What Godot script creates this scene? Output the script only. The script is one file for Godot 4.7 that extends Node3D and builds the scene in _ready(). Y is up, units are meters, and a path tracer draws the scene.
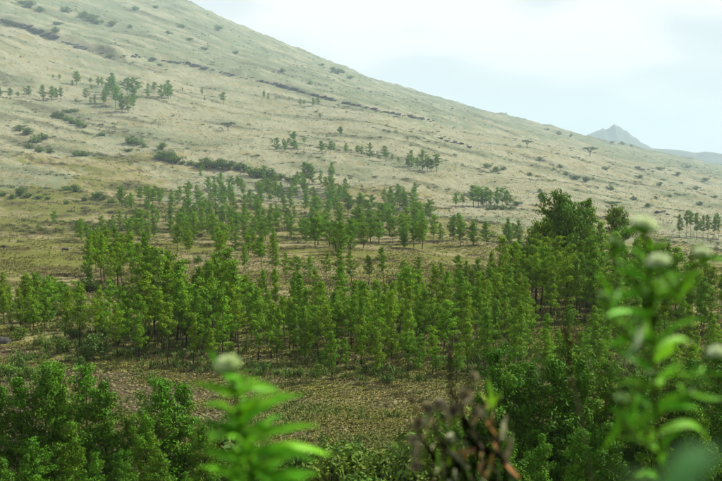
extends Node3D

# ---------------------------------------------------------------- view
const W := 722.0
const H := 481.0
const F := 1084.8            # focal length in photograph pixels
const HORIZON := 190.0       # row of eye level
var pitch := atan((H * 0.5 - HORIZON) / F)

# ---------------------------------------------------------------- state
var taken := {}
var rng := RandomNumberGenerator.new()
var n_soft := FastNoiseLite.new()
var n_mid := FastNoiseLite.new()
var n_fine := FastNoiseLite.new()
var n_streak := FastNoiseLite.new()
var lut := PackedFloat32Array()
const LU := 96
const LD := 900
var scarp := PackedFloat32Array()
var scarp2 := PackedFloat32Array()
var pasture := PackedFloat32Array()
var M := {}
var protos := {}

func _ready() -> void:
	rng.seed = 20417
	set_view()
	set_light()
	set_noise()
	make_materials()
	build_lut()
	build_ground()
	build_mountains()
	build_haze()
	build_ledges()
	build_tree_kinds()
	plant_trees()
	plant_shrubs()
	build_cover()
	build_weeds()

# ================================================================ camera, light
func set_view() -> void:
	var cam := Camera3D.new()
	cam.name = "camera"
	add_child(cam)
	var fov := rad_to_deg(2.0 * atan(H * 0.5 / F))
	var a := CameraAttributesPhysical.new()
	a.frustum_focal_length = 35.0 / (2.0 * tan(deg_to_rad(fov) * 0.5))
	a.frustum_focus_distance = 210.0
	a.frustum_near = 0.05
	a.frustum_far = 20000.0
	a.exposure_aperture = 11.5
	cam.attributes = a
	cam.fov = fov
	cam.near = 0.05
	cam.far = 20000.0
	cam.rotation = Vector3(-pitch, 0, 0)
	cam.current = true

func set_light() -> void:
	var we := WorldEnvironment.new()
	we.name = "world_environment"
	var e := Environment.new()
	e.background_mode = Environment.BG_SKY
	e.tonemap_mode = Environment.TONE_MAPPER_LINEAR
	e.tonemap_exposure = 2.45
	e.sdfgi_enabled = true
	e.ssao_enabled = true
	e.ssil_enabled = true
	var sky := Sky.new()
	var pm := PanoramaSkyMaterial.new()
	pm.panorama = sky_image()
	sky.sky_material = pm
	e.sky = sky
	e.background_energy_multiplier = 1.0
	e.fog_enabled = true
	e.fog_density = 0.00004
	e.fog_light_color = Color(0.93, 0.965, 1.0)
	e.volumetric_fog_enabled = true
	e.volumetric_fog_density = 0.0
	we.environment = e
	add_child(we)
	var sun := DirectionalLight3D.new()
	sun.name = "sun"
	sun.light_energy = 1.6
	sun.light_color = Color(1.0, 0.965, 0.88)
	sun.light_angular_distance = 0.7
	sun.shadow_enabled = true
	add_child(sun)
	var to_sun := Vector3(0.70, 0.64, -0.24).normalized()
	sun.look_at_from_position(to_sun * 100.0, Vector3.ZERO, Vector3.UP)

func sky_image() -> ImageTexture:
	var w := 1024
	var h := 512
	var img := Image.create(w, h, false, Image.FORMAT_RGBF)
	var a := FastNoiseLite.new()
	a.seed = 12
	a.frequency = 0.9
	a.fractal_octaves = 5
	a.fractal_gain = 0.5
	for j in h:
		var el := (0.5 - (j + 0.5) / h) * PI
		for i in w:
			var az := (i + 0.5) / w * TAU
			var d := Vector3(cos(el) * cos(az), sin(el), cos(el) * sin(az))
			var q := d / (absf(d.y) + 0.22)
			var n := a.get_noise_3d(q.x * 1.3, d.y * 4.0, q.z * 1.3)
			var cloud := smoothstep(-0.24, 0.20, n)
			var up := clampf(d.y, 0.0, 1.0)
			var blue := Vector3(0.29, 0.308, 0.322).lerp(Vector3(0.24, 0.285, 0.315), smoothstep(0.0, 0.8, up))
			var white := Vector3(0.46, 0.425, 0.42)
			var c := blue.lerp(white, clampf(cloud * 0.9 + 0.1 + 0.25 * exp(-up * 12.0), 0.0, 1.0))
			if d.y < 0.0:
				c = c.lerp(Vector3(0.30, 0.33, 0.26), smoothstep(0.0, -0.2, d.y))
			img.set_pixel(i, j, Color(c.x, c.y, c.z))
	return ImageTexture.create_from_image(img)

# ================================================================ helpers
func set_noise() -> void:
	for p in [[n_soft, 1, 0.006, 3], [n_mid, 2, 0.03, 4], [n_fine, 3, 0.18, 3], [n_streak, 4, 0.02, 4]]:
		var n: FastNoiseLite = p[0]
		n.seed = p[1]
		n.frequency = p[2]
		n.fractal_octaves = p[3]
		n.noise_type = FastNoiseLite.TYPE_SIMPLEX_SMOOTH

func numbered(called: String) -> String:
	var k: int = taken.get(called, 0)
	taken[called] = k + 1
	return called if k == 0 else "%s_%03d" % [called, k]

func tag(o: Node, label: String, category: String, group := "", kind := "") -> void:
	if label: o.set_meta("label", label)
	if category: o.set_meta("category", category)
	if group: o.set_meta("group", group)
	if kind: o.set_meta("kind", kind)

func thing(called: String, label: String, category: String, at: Vector3, group := "") -> Node3D:
	var o := Node3D.new()
	o.name = numbered(called)
	add_child(o)
	o.position = at
	tag(o, label, category, group)
	return o

func part(called: String, mesh: Mesh, mat: Material, parent: Node) -> MeshInstance3D:
	var o := MeshInstance3D.new()
	o.name = called
	o.mesh = mesh
	o.material_override = mat
	parent.add_child(o, true)
	return o

# a direction through a pixel of the photograph, scaled so that its depth is 1
func ray(x: float, y: float) -> Vector3:
	var v := Vector3((x - W * 0.5) / F, (H * 0.5 - y) / F, -1.0).rotated(Vector3.RIGHT, -pitch)
	return v / -v.z

func at_depth(x: float, y: float, d: float) -> Vector3:
	return ray(x, y) * d

# the place where the line of sight through a pixel meets the ground
func on_ground(x: float, y: float) -> Vector3:
	var v := ray(x, y)
	var d := 62.0
	var last := d
	while d < 2400.0:
		if v.y * d < height(v.x * d, -d):
			break
		last = d
		d *= 1.02
	for k in 12:
		var m := (last + d) * 0.5
		if v.y * m < height(v.x * m, -m): d = m
		else: last = m
	return Vector3(v.x * d, height(v.x * d, -d), -d)

func arr_mesh(v: PackedVector3Array, c: PackedColorArray, idx := PackedInt32Array(), n := PackedVector3Array()) -> ArrayMesh:
	var a := []
	a.resize(Mesh.ARRAY_MAX)
	a[Mesh.ARRAY_VERTEX] = v
	if c.size(): a[Mesh.ARRAY_COLOR] = c
	if idx.size(): a[Mesh.ARRAY_INDEX] = idx
	if n.size(): a[Mesh.ARRAY_NORMAL] = n
	var m := ArrayMesh.new()
	m.add_surface_from_arrays(Mesh.PRIMITIVE_TRIANGLES, a)
	return m

func rand_unit(r: RandomNumberGenerator) -> Vector3:
	var z := r.randf_range(-1, 1)
	var a := r.randf() * TAU
	var s := sqrt(1.0 - z * z)
	return Vector3(s * cos(a), z, s * sin(a))

# tube along points; front faces clockwise
func tube(v: PackedVector3Array, idx: PackedInt32Array, n: PackedVector3Array, pts: Array, radii: Array, sides := 6) -> void:
	var start := v.size()
	for k in pts.size():
		var p: Vector3 = pts[k]
		var t: Vector3 = (pts[mini(k + 1, pts.size() - 1)] - pts[maxi(k - 1, 0)]).normalized()
		var side := t.cross(Vector3(0.31, 0.12, 0.94)).normalized()
		var other := t.cross(side)
		for s in sides:
			var an := TAU * s / sides
			var o := side * cos(an) + other * sin(an)
			v.append(p + o * radii[k])
			n.append(o)
	for k in pts.size() - 1:
		for s in sides:
			var a := start + k * sides + s
			var b := start + k * sides + (s + 1) % sides
			idx.append_array([a, b, a + sides, b, b + sides, a + sides])
	var tip := v.size()
	v.append(pts[-1])
	n.append((pts[-1] - pts[-2]).normalized())
	for s in sides:
		idx.append_array([start + (pts.size() - 1) * sides + s, start + (pts.size() - 1) * sides + (s + 1) % sides, tip])

# ================================================================ materials
func grain(sd: int, freq: float, lo: float, hi: float, size := 512, octaves := 5) -> NoiseTexture2D:
	var t := NoiseTexture2D.new()
	t.width = size
	t.height = size
	t.seamless = true
	t.generate_mipmaps = false
	var n := FastNoiseLite.new()
	n.seed = sd
	n.frequency = freq
	n.fractal_octaves = octaves
	t.noise = n
	var g := Gradient.new()
	g.set_color(0, Color(lo, lo, lo))
	g.set_color(1, Color(hi, hi, hi))
	t.color_ramp = g
	return t

func leafy(tint: Color, thru := 0.65, rough := 0.65) -> StandardMaterial3D:
	var m := StandardMaterial3D.new()
	m.albedo_color = tint
	m.vertex_color_use_as_albedo = true
	m.roughness = rough
	m.metallic_specular = 0.18
	m.cull_mode = BaseMaterial3D.CULL_DISABLED
	m.backlight_enabled = true
	m.backlight = Color(thru, thru, thru * 0.75)
	return m

func plain(c: Color, rough := 0.9) -> StandardMaterial3D:
	var m := StandardMaterial3D.new()
	m.albedo_color = c
	m.roughness = rough
	m.metallic_specular = 0.25
	return m

func lin(r: float, g: float, b: float) -> Color:
	return Color(r, g, b).linear_to_srgb()

func make_materials() -> void:
	var g := StandardMaterial3D.new()
	g.vertex_color_use_as_albedo = true
	g.roughness = 1.0
	g.metallic_specular = 0.1
	g.albedo_texture = grain(11, 0.035, 0.66, 1.0)
	g.uv1_triplanar = true
	g.uv1_world_triplanar = true
	g.uv1_scale = Vector3.ONE * 0.09
	M.ground = g
	M.far = plain(lin(0.065, 0.08, 0.045), 1.0)
	M.far.albedo_texture = grain(14, 0.02, 0.6, 1.0)
	M.far.uv1_triplanar = true
	M.far.uv1_world_triplanar = true
	M.far.uv1_scale = Vector3.ONE * 0.0022
	M.rock = plain(lin(0.075, 0.075, 0.075), 0.95)
	M.rock.albedo_texture = grain(12, 0.03, 0.5, 1.0, 256)
	M.rock.uv1_triplanar = true
	M.rock.uv1_scale = Vector3.ONE * 0.4
	M.bark = plain(lin(0.20, 0.165, 0.12))
	M.bark_dark = plain(lin(0.15, 0.125, 0.085))
	for k in 5:
		var t: Vector3 = [Vector3(0.84, 0.98, 0.8), Vector3(0.76, 0.82, 0.85), Vector3(1.0, 1.0, 0.7), Vector3(0.92, 0.86, 0.7), Vector3(0.62, 0.74, 0.7)][k]
		M["leaf%d" % k] = leafy(lin(t.x, t.y, t.z))
	M.grass = leafy(Color.WHITE, 0.4, 0.8)
	M.weed_leaf = leafy(Color.WHITE, 0.8, 0.45)
	M.stem = plain(lin(0.20, 0.27, 0.06), 0.6)
	M.dry = leafy(Color.WHITE, 0.3, 0.9)
	M.dry_stem = plain(lin(0.13, 0.12, 0.085), 0.9)
	M.floret = leafy(Color.WHITE, 0.5, 0.8)
	M.twig = plain(lin(0.30, 0.28, 0.21), 0.9)

# ================================================================ terrain
const COLS := [-250.0, 0.0, 180.0, 361.0, 540.0, 722.0, 950.0]
# depth, then the photograph's row at which the ground lies at that depth, one for each of COLS
const PROFILE := [
	[120.0, 461, 461, 461, 461, 461, 461, 461],
	[150.0, 411, 411, 411, 411, 411, 411, 411],
	[175.0, 378, 378, 378, 378, 378, 378, 378],
	[205.0, 345, 345, 345, 345, 346, 347, 348],
	[250.0, 304, 305, 306, 307, 310, 313, 316],
	[290.0, 276, 279, 281, 283, 288, 293, 298],
	[350.0, 246, 251, 254, 257, 264, 271, 280],
	[434.0, 214, 223, 228, 232, 241, 251, 262],
	[520.0, 168, 190, 200, 209, 221, 236, 250],
	[650.0, 104, 138, 153, 166, 188, 214, 236],
	[800.0, 46, 92, 113, 131, 163, 200, 230],
	[1000.0, -25, 38, 74, 106, 147, 188, 224],
	[1250.0, -90, -8, 38, 89, 135, 178, 216],
	[1550.0, -140, -52, 8, 78, 128, 171, 208],
	[1800.0, -165, -72, 0, 75.5, 125.5, 166.5, 202],
]

func build_lut() -> void:
	var ds: Array[float] = [-90.0, -60.0, -10.0, 0.0, 3.0, 12.0, 40.0, 80.0, 100.0]
	var es: Array = [5.0, 3.0, -0.9, -1.62, -1.85, -5.2, -17.2, -25.6, -28.4]
	var cols: Array = []
	for c in COLS.size():
		var dd: Array[float] = ds.duplicate()
		var ee: Array = es.duplicate()
		for row in PROFILE:
			dd.append(row[0])
			ee.append(ray(361.0, row[c + 1]).y * float(row[0]))
		var last: float = ee[-1]
		dd.append_array([2100.0, 2600.0, 3400.0, 5000.0, 9500.0])
		ee.append_array([last * 0.97 - 6.0, last * 0.62 - 20.0, last * 0.15 - 50.0, -70.0, -80.0])
		cols.append(curve(dd, ee))
	lut.resize(LU * LD)
	for j in LD:
		for i in LU:
			var x := lerpf(COLS[0], COLS[-1], float(i) / (LU - 1))
			var c := 0
			while c < COLS.size() - 2 and x > COLS[c + 1]: c += 1
			var t: float = (x - COLS[c]) / (COLS[c + 1] - COLS[c])
			var a: float = cols[maxi(c - 1, 0)][j]
			var b: float = cols[c][j]
			var d: float = cols[c + 1][j]
			var e: float = cols[mini(c + 2, COLS.size() - 1)][j]
			lut[j * LU + i] = b + 0.5 * t * (d - a + t * (2.0 * a - 5.0 * b + 4.0 * d - e + t * (3.0 * (b - d) + e - a)))
	scarp = line_of([[-250, -40], [0, 20], [30, 29], [60, 40], [85, 48], [115, 56], [145, 56], [200, 66], [240, 79], [262, 82], [307, 94], [337, 101], [373, 109], [407, 116], [437, 121], [480, 128], [560, 142], [720, 181], [950, 222]])
	pasture = line_of([[-250, 150], [0, 168], [120, 176], [240, 188], [360, 204], [450, 214], [560, 226], [722, 240], [950, 262]])
	scarp2 = line_of([[-250, 140], [0, 168], [120, 178], [300, 190], [437, 138], [467, 146], [520, 156], [600, 172], [640, 186], [722, 207], [950, 240]])

func curve(ds: Array[float], es: Array) -> PackedFloat32Array:
	var n := ds.size()
	var m: Array[float] = []
	for k in n:
		if k == 0 or k == n - 1:
			m.append(0.0)
			continue
		var s0: float = (es[k] - es[k - 1]) / (ds[k] - ds[k - 1])
		var s1: float = (es[k + 1] - es[k]) / (ds[k + 1] - ds[k])
		var h0: float = ds[k] - ds[k - 1]
		var h1: float = ds[k + 1] - ds[k]
		m.append((s0 * h1 + s1 * h0) / (h0 + h1))
	var out := PackedFloat32Array()
	out.resize(LD)
	var k := 0
	for j in LD:
		var d := depth_of(float(j) / (LD - 1))
		while k < n - 2 and d > ds[k + 1]: k += 1
		var h: float = ds[k + 1] - ds[k]
		var t := clampf((d - ds[k]) / h, 0.0, 1.0)
		var t2 := t * t
		var t3 := t2 * t
		out[j] = (2 * t3 - 3 * t2 + 1) * es[k] + (t3 - 2 * t2 + t) * h * m[k] + (-2 * t3 + 3 * t2) * es[k + 1] + (t3 - t2) * h * m[k + 1]
	return out

const Q0 := 3.4
const Q1 := 9.16
func depth_of(t: float) -> float:
	return exp(Q0 + t * (Q1 - Q0)) - 100.0

func base_height(u: float, d: float) -> float:
	var fi := clampf((u * F + 361.0 - COLS[0]) / (COLS[-1] - COLS[0]), 0.0, 1.0) * (LU - 1)
	var fj := clampf((log(maxf(d, -65.0) + 100.0) - Q0) / (Q1 - Q0), 0.0, 1.0) * (LD - 1)
	var i := mini(int(fi), LU - 2)
	var j := mini(int(fj), LD - 2)
	var a := fi - i
	var b := fj - j
	var k := j * LU + i
	return lerpf(lerpf(lut[k], lut[k + 1], a), lerpf(lut[k + LU], lut[k + LU + 1], a), b)

# depths of a line that the photograph shows across the slope
func line_of(px: Array) -> PackedFloat32Array:
	var out := PackedFloat32Array()
	var k := 0
	for i in LU:
		var x := lerpf(COLS[0], COLS[-1], float(i) / (LU - 1))
		while k < px.size() - 2 and x > px[k + 1][0]: k += 1
		var t: float = (x - px[k][0]) / float(px[k + 1][0] - px[k][0])
		var y: float = lerpf(px[k][1], px[k + 1][1], t)
		var v := ray(x, y)
		var d := 300.0
		while d < 1700.0 and v.y * d > base_height(v.x, d): d += 4.0
		out.append(d)
	return out

func along(line: PackedFloat32Array, u: float) -> float:
	var fi := clampf((u * F + 361.0 - COLS[0]) / (COLS[-1] - COLS[0]), 0.0, 1.0) * (LU - 1)
	var i := mini(int(fi), LU - 2)
	return lerpf(line[i], line[i + 1], fi - i)

func height(x: float, z: float) -> float:
	var d := -z
	var u := x / maxf(d, 25.0)
	var h := base_height(u, d)
	if d < 60.0:
		return h + n_mid.get_noise_2d(x, z) * 0.35 * smoothstep(5.0, 40.0, d)
	var far := smoothstep(250.0, 700.0, d)
	h += n_mid.get_noise_2d(x, z) * (0.5 + 0.35 * far)
	h += n_soft.get_noise_2d(x, z) * (0.8 + 4.5 * far) * (1.0 - 0.4 * smoothstep(1500.0, 1900.0, d))
	h += n_mid.get_noise_2d(x * 0.8 + 500.0, z * 0.8) * 5.0 * smoothstep(1300.0, 1700.0, d)
	if d > 260.0:
		# small terraces that run across the slope
		h += n_streak.get_noise_2d(x * 0.28, (d + x * 0.35) * 1.9) * (0.6 + 1.4 * smoothstep(900.0, 1300.0, d)) * far
		h += n_fine.get_noise_2d(x, z) * 0.4 * far
		var q := along(scarp, u)
		var near := d - q - n_soft.get_noise_2d(x * 2.0, 7.0) * 12.0
		if near > -160.0 and near < 700.0:
			var strong := (0.55 + 0.75 * n_soft.get_noise_2d(x * 2.0, 91.0)) * (1.0 - 0.85 * smoothstep(0.03, 0.12, u))
			h += (5.5 * strong + 1.0) * (smoothstep(-7.0, 4.0, near) * exp(-maxf(near, 0.0) / 260.0)) - 1.6 * exp(-pow((near + 16.0) / 14.0, 2.0))
		if u > 0.02:
			var q2 := along(scarp2, u)
			var near2 := d - q2 - n_soft.get_noise_2d(x * 2.5, 47.0) * 10.0
			if near2 > -60.0 and near2 < 300.0:
				h += maxf(0.0, 1.2 + 3.0 * n_soft.get_noise_2d(x * 2.5, 33.0)) * smoothstep(-5.0, 3.0, near2) * exp(-maxf(near2, 0.0) / 120.0) * smoothstep(0.02, 0.08, u)
	return h

func mixc(a: Color, b: Color, t: float) -> Color:
	return a.lerp(b, clampf(t, 0.0, 1.0))

# a patch with a crisp, ragged outline: 1 inside, 0 outside; share is about how much of the ground it takes
func patch_of(n: float, share: float) -> float:
	return smoothstep(-0.09, 0.09, n - (0.5 - share) * 0.9)

# what grows or lies at a place: tussocks of straw, olive grass and sage, and bare soil, as a mosaic
# with its own outlines. Each kind has one colour; the plant cover only changes its mixture (linear colours)
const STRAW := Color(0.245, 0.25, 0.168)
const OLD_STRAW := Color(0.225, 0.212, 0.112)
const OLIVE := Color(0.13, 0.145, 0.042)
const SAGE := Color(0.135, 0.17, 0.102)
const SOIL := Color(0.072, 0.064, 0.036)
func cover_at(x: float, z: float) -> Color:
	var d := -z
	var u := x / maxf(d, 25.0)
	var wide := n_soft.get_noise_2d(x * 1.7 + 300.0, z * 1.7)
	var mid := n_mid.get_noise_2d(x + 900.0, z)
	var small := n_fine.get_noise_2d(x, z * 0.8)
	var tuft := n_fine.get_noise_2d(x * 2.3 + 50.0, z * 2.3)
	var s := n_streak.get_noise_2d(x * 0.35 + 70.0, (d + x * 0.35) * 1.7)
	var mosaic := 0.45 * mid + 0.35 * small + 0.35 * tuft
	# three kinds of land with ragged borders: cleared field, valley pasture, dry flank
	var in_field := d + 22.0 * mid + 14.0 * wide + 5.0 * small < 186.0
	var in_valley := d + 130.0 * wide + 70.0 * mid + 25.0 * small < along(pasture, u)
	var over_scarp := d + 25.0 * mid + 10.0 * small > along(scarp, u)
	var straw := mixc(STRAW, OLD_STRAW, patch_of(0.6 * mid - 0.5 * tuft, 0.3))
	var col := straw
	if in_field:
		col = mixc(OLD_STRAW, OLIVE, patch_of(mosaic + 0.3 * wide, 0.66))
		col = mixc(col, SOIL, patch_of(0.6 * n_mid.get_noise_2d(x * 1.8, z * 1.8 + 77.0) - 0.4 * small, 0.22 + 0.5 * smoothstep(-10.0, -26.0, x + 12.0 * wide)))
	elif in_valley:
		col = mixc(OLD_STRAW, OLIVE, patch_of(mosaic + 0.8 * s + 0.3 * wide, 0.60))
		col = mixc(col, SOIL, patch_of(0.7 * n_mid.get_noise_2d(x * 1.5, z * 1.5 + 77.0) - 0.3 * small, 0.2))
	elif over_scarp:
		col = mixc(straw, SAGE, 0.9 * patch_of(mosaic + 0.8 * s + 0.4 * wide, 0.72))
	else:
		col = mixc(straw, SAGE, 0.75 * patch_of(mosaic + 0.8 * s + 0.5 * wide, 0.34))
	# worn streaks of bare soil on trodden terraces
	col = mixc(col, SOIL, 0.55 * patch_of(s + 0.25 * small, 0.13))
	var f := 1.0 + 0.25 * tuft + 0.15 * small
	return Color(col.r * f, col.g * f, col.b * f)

func build_ground() -> void:
	var rows: Array[float] = []
	var d := -60.0
	while d < 60.0:
		rows.append(d)
		d += 3.0 if d < 0.0 else 2.0
	d = 60.0
	while d < 2100.0:
		rows.append(d)
		d *= 1.0062
	while d < 9400.0:
		rows.append(d)
		d *= 1.05
	rows.append(9400.0)
	var nc := 560
	var v := PackedVector3Array()
	var c := PackedColorArray()
	for r in rows:
		var wide := 40.0 + 1.15 * maxf(r, 0.0)
		for i in nc:
			var t := 2.0 * i / (nc - 1) - 1.0
			var x := wide * (0.42 * t + 0.58 * t * t * t)
			v.append(Vector3(x, height(x, -r), -r))
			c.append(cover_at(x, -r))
	var idx := PackedInt32Array()
	for j in rows.size() - 1:
		for i in nc - 1:
			var k := j * nc + i
			idx.append_array([k, k + nc, k + 1, k + 1, k + nc, k + nc + 1])
	var st := SurfaceTool.new()
	st.create_from_arrays(as_arrays(v, c, idx))
	st.generate_normals()
	var o := part("ground", st.commit(), M.ground, self)
	tag(o, "grassy valley floor rising into a long straw-coloured mountain flank", "ground", "", "structure")

func as_arrays(v: PackedVector3Array, c: PackedColorArray, idx: PackedInt32Array) -> Array:
	var a := []
	a.resize(Mesh.ARRAY_MAX)
	a[Mesh.ARRAY_VERTEX] = v
	if c.size(): a[Mesh.ARRAY_COLOR] = c
	a[Mesh.ARRAY_INDEX] = idx
	return a

func build_mountains() -> void:
	# skylines read as heights of two ranges far beyond the flank
	range_of("mountain", 3600.0, 620.0, [[430, 205], [520, 165], [560, 146], [578, 139], [585, 136], [590, 133.6], [594, 132], [599, 130], [602, 127.8], [604.5, 129.2], [608, 128], [611, 125.3], [613.5, 123.5], [616, 125.8], [619, 126.4], [623, 130], [626, 130.5], [631, 135.5], [636, 138.2], [641, 143], [647, 146], [665, 158], [700, 176], [760, 200]], "hazy blue pointed mountain beyond the grassy flank", 40, 0.06)
	range_of("mountain", 3250.0, 500.0, [[560, 190], [610, 158], [640, 149], [653, 148.5], [666, 149], [679, 150], [694, 152.8], [706, 151.5], [722, 154], [760, 150], [820, 158], [900, 170], [1000, 195]], "low hazy blue ridge at the foot of the pointed mountain", 41, 0.05)

func range_of(called: String, dist: float, half: float, sky: Array, label: String, sd: int, rough: float) -> void:
	var n := FastNoiseLite.new()
	n.seed = sd
	n.frequency = 0.004
	n.fractal_octaves = 5
	n.fractal_type = FastNoiseLite.FRACTAL_RIDGED
	var v := PackedVector3Array()
	var nx := 300
	var nz := 81
	var x0 := ray(sky[0][0], 190).x * dist
	var x1 := ray(sky[-1][0], 190).x * dist
	for j in nz:
		var t := 2.0 * j / (nz - 1) - 1.0
		var z := -(dist + t * half)
		for i in nx:
			var x := lerpf(x0, x1, float(i) / (nx - 1))
			var px := x / dist * F + 361.0
			var k := 0
			while k < sky.size() - 2 and px > sky[k + 1][0]: k += 1
			var row: float = lerpf(sky[k][1], sky[k + 1][1], clampf((px - sky[k][0]) / (sky[k + 1][0] - sky[k][0]), 0, 1))
			var top := ray(361, row).y * dist
			var fall := 1.0 - pow(absf(t), 0.8)
			var y := lerpf(-85.0, top, fall) + (n.get_noise_2d(x, z) - 0.2) * (top + 85.0) * rough * (0.25 + 1.6 * minf(absf(t) * 3.0, 1.0)) * fall
			v.append(Vector3(x, y, z))
	var idx := PackedInt32Array()
	for j in nz - 1:
		for i in nx - 1:
			var k := j * nx + i
			idx.append_array([k, k + nx, k + 1, k + 1, k + nx, k + nx + 1])
	var st := SurfaceTool.new()
	st.create_from_arrays(as_arrays(v, PackedColorArray(), idx))
	st.generate_normals()
	var o := part(numbered(called), st.commit(), M.far, self)
	tag(o, label, "mountain", "", "structure")

# the thicker air over the far flank and the plain behind it
func build_haze() -> void:
	var f := FogVolume.new()
	f.name = "haze"
	f.shape = RenderingServer.FOG_VOLUME_SHAPE_BOX
	f.size = Vector3(12000, 560, 7150)
	f.position = Vector3(0, 170, -3925)
	var m := FogMaterial.new()
	m.density = 0.00024
	m.albedo = Color(0.79, 0.925, 1.0)
	f.material = m
	add_child(f)
	tag(f, "pale blue haze hanging over the far flank and mountains", "haze", "", "stuff")

# ================================================================ rocks
func rock_mesh(sd: int) -> ArrayMesh:
	var r := RandomNumberGenerator.new()
	r.seed = sd
	var n := FastNoiseLite.new()
	n.seed = sd
	n.frequency = 0.9
	var v := PackedVector3Array()
	var idx := PackedInt32Array()
	var rings := 5
	var segs := 8
	for j in rings + 1:
		var el := PI * (float(j) / rings - 0.5)
		for i in segs:
			var az := TAU * i / segs
			var p := Vector3(cos(el) * cos(az), sin(el), cos(el) * sin(az))
			p *= 1.0 + 0.55 * n.get_noise_3dv(p * 1.4)
			v.append(Vector3(p.x, p.y * 0.7, p.z))
	for j in rings:
		for i in segs:
			var a := j * segs + i
			var b := j * segs + (i + 1) % segs
			idx.append_array([a, a + segs, b, b, a + segs, b + segs])
	return arr_mesh(v, PackedColorArray(), idx)

var rocks: Array[ArrayMesh] = []
func build_ledges() -> void:
	for k in 4: rocks.append(rock_mesh(70 + k))
	var r := RandomNumberGenerator.new()
	r.seed = 88
	var runs := [
		[[[0, 19], [30, 29], [58, 39]], "dark rock ledge along the scarp, longest run, on the high flank", 46, 3.2],
		[[[62, 42], [83, 48]], "short dark rock ledge just downhill of the longest scarp run", 18, 3.0],
		[[[86, 49], [114, 56], [145, 57]], "small broken rock ledge on the scarp above the hillside tree cluster", 20, 1.8],
		[[[150, 58], [188, 64], [206, 68], [250, 80]], "bluish rock ledge on the scarp under the ridge", 36, 2.4],
		[[[256, 81], [280, 86], [307, 94], [337, 101]], "long bluish rock ledge on the scarp below the ridge's lone skyline trees", 46, 3.0],
		[[[345, 103], [373, 109], [407, 116], [434, 121]], "thin dark rock ledge tapering downhill along the scarp", 36, 2.2],
		[[[438, 138], [453, 142], [470, 147]], "dark rock ledge in the open grass of the mid flank", 18, 2.0],
		[[[636, 168], [655, 172]], "small black rock ledge on the far low end of the flank", 8, 2.4],
		[[[657, 212], [668, 214]], "dark rock step beside the straw-coloured field", 5, 1.2],
	]
	for run in runs:
		var pts: Array = run[0]
		var count: int = run[2]
		var centre := on_ground(pts[pts.size() / 2][0], pts[pts.size() / 2][1])
		var o := thing("rock_ledge", run[1], "rock ledge", centre, "rock ledges of the flank")
		for k in count:
			var t := (k + r.randf_range(0.1, 0.9)) / count * (pts.size() - 1)
			var s := mini(int(t), pts.size() - 2)
			var px: float = lerpf(pts[s][0], pts[s + 1][0], t - s)
			var py: float = lerpf(pts[s][1], pts[s + 1][1], t - s) + r.randfn(0.0, 0.7)
			var p := on_ground(px, py)
			var size: float = run[3] * lerpf(0.22, 1.0, pow(r.randf(), 1.6))
			var q := part("rock", rocks[k % 4], M.rock, o)
			q.position = p - centre + Vector3(0, size * 0.15, 0)
			q.rotation = Vector3(r.randf_range(-0.2, 0.2), r.randf() * TAU, r.randf_range(-0.2, 0.2))
			q.scale = Vector3(size * r.randf_range(1.4, 3.2), size * r.randf_range(0.6, 1.0), size * 1.2)
	for b in [[220, 268.5, 1.5, "dark boulder in the sandy gap behind the tallest grove trees"], [3, 343, 1.3, "dark boulder in the rough grass beside the dense grove"], [598, 188.5, 0.9, "small dark rock alone in straw grass on the low flank"], [405, 267, 0.6, "small grey stone in the green meadow pocket"], [495, 182, 0.6, "small dark stone in a stony patch of straw grass"], [439, 147.5, 0.7, "small black stone just below a rock ledge on bare straw slope"], [4, 247, 0.8, "dark rock at the start of the stony line across dry grass"], [66, 250, 0.9, "dark rock at the end of the stony line across dry grass"]]:
		var o := thing("boulder", b[3], "boulder", on_ground(b[0], b[1]))
		var q := part("stone", rocks[int(b[0]) % 4], M.rock, o)
		q.position.y = b[2] * 0.25
		q.scale = Vector3(b[2] * 1.4, b[2], b[2])
		q.rotation.y = b[0]

# ================================================================ trees
# leaves: diamond-shaped blades scattered through puffs [centre, radius, leaves]
func crown_mesh(r: RandomNumberGenerator, puffs: Array, size: float, slim: float, base: Color, droop: float, flat := 0.78) -> ArrayMesh:
	var v := PackedVector3Array()
	var c := PackedColorArray()
	for p in puffs:
		var tone := r.randf_range(0.78, 1.2)
		var warm := r.randf_range(-0.12, 0.16)
		for k in p[2]:
			var out := rand_unit(r)
			var at: Vector3 = p[0] + out * Vector3(1, flat, 1) * (p[1] * (0.45 + 0.6 * sqrt(r.randf())))
			var nrm := (out + rand_unit(r) * 0.75 + Vector3(0, 0.35, 0)).normalized()
			var t := nrm.cross(rand_unit(r)).normalized()
			t = (t + Vector3(0, -droop, 0))
			t = (t - nrm * t.dot(nrm)).normalized()
			var b := nrm.cross(t)
			var l := size * r.randf_range(0.65, 1.25) * 0.5
			var w := l * slim
			var a0 := at - t * l
			var a1 := at + b * w - t * l * 0.15
			var a2 := at + t * l
			var a3 := at - b * w - t * l * 0.15
			v.append_array([a0, a1, a2, a0, a2, a3])
			var f := tone * r.randf_range(0.82, 1.18)
			var col := Color(base.r * f * (1.0 + warm), base.g * f, base.b * f * (1.0 - warm))
			for q in 6: c.append(col)
	return arr_mesh(v, c)

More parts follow.
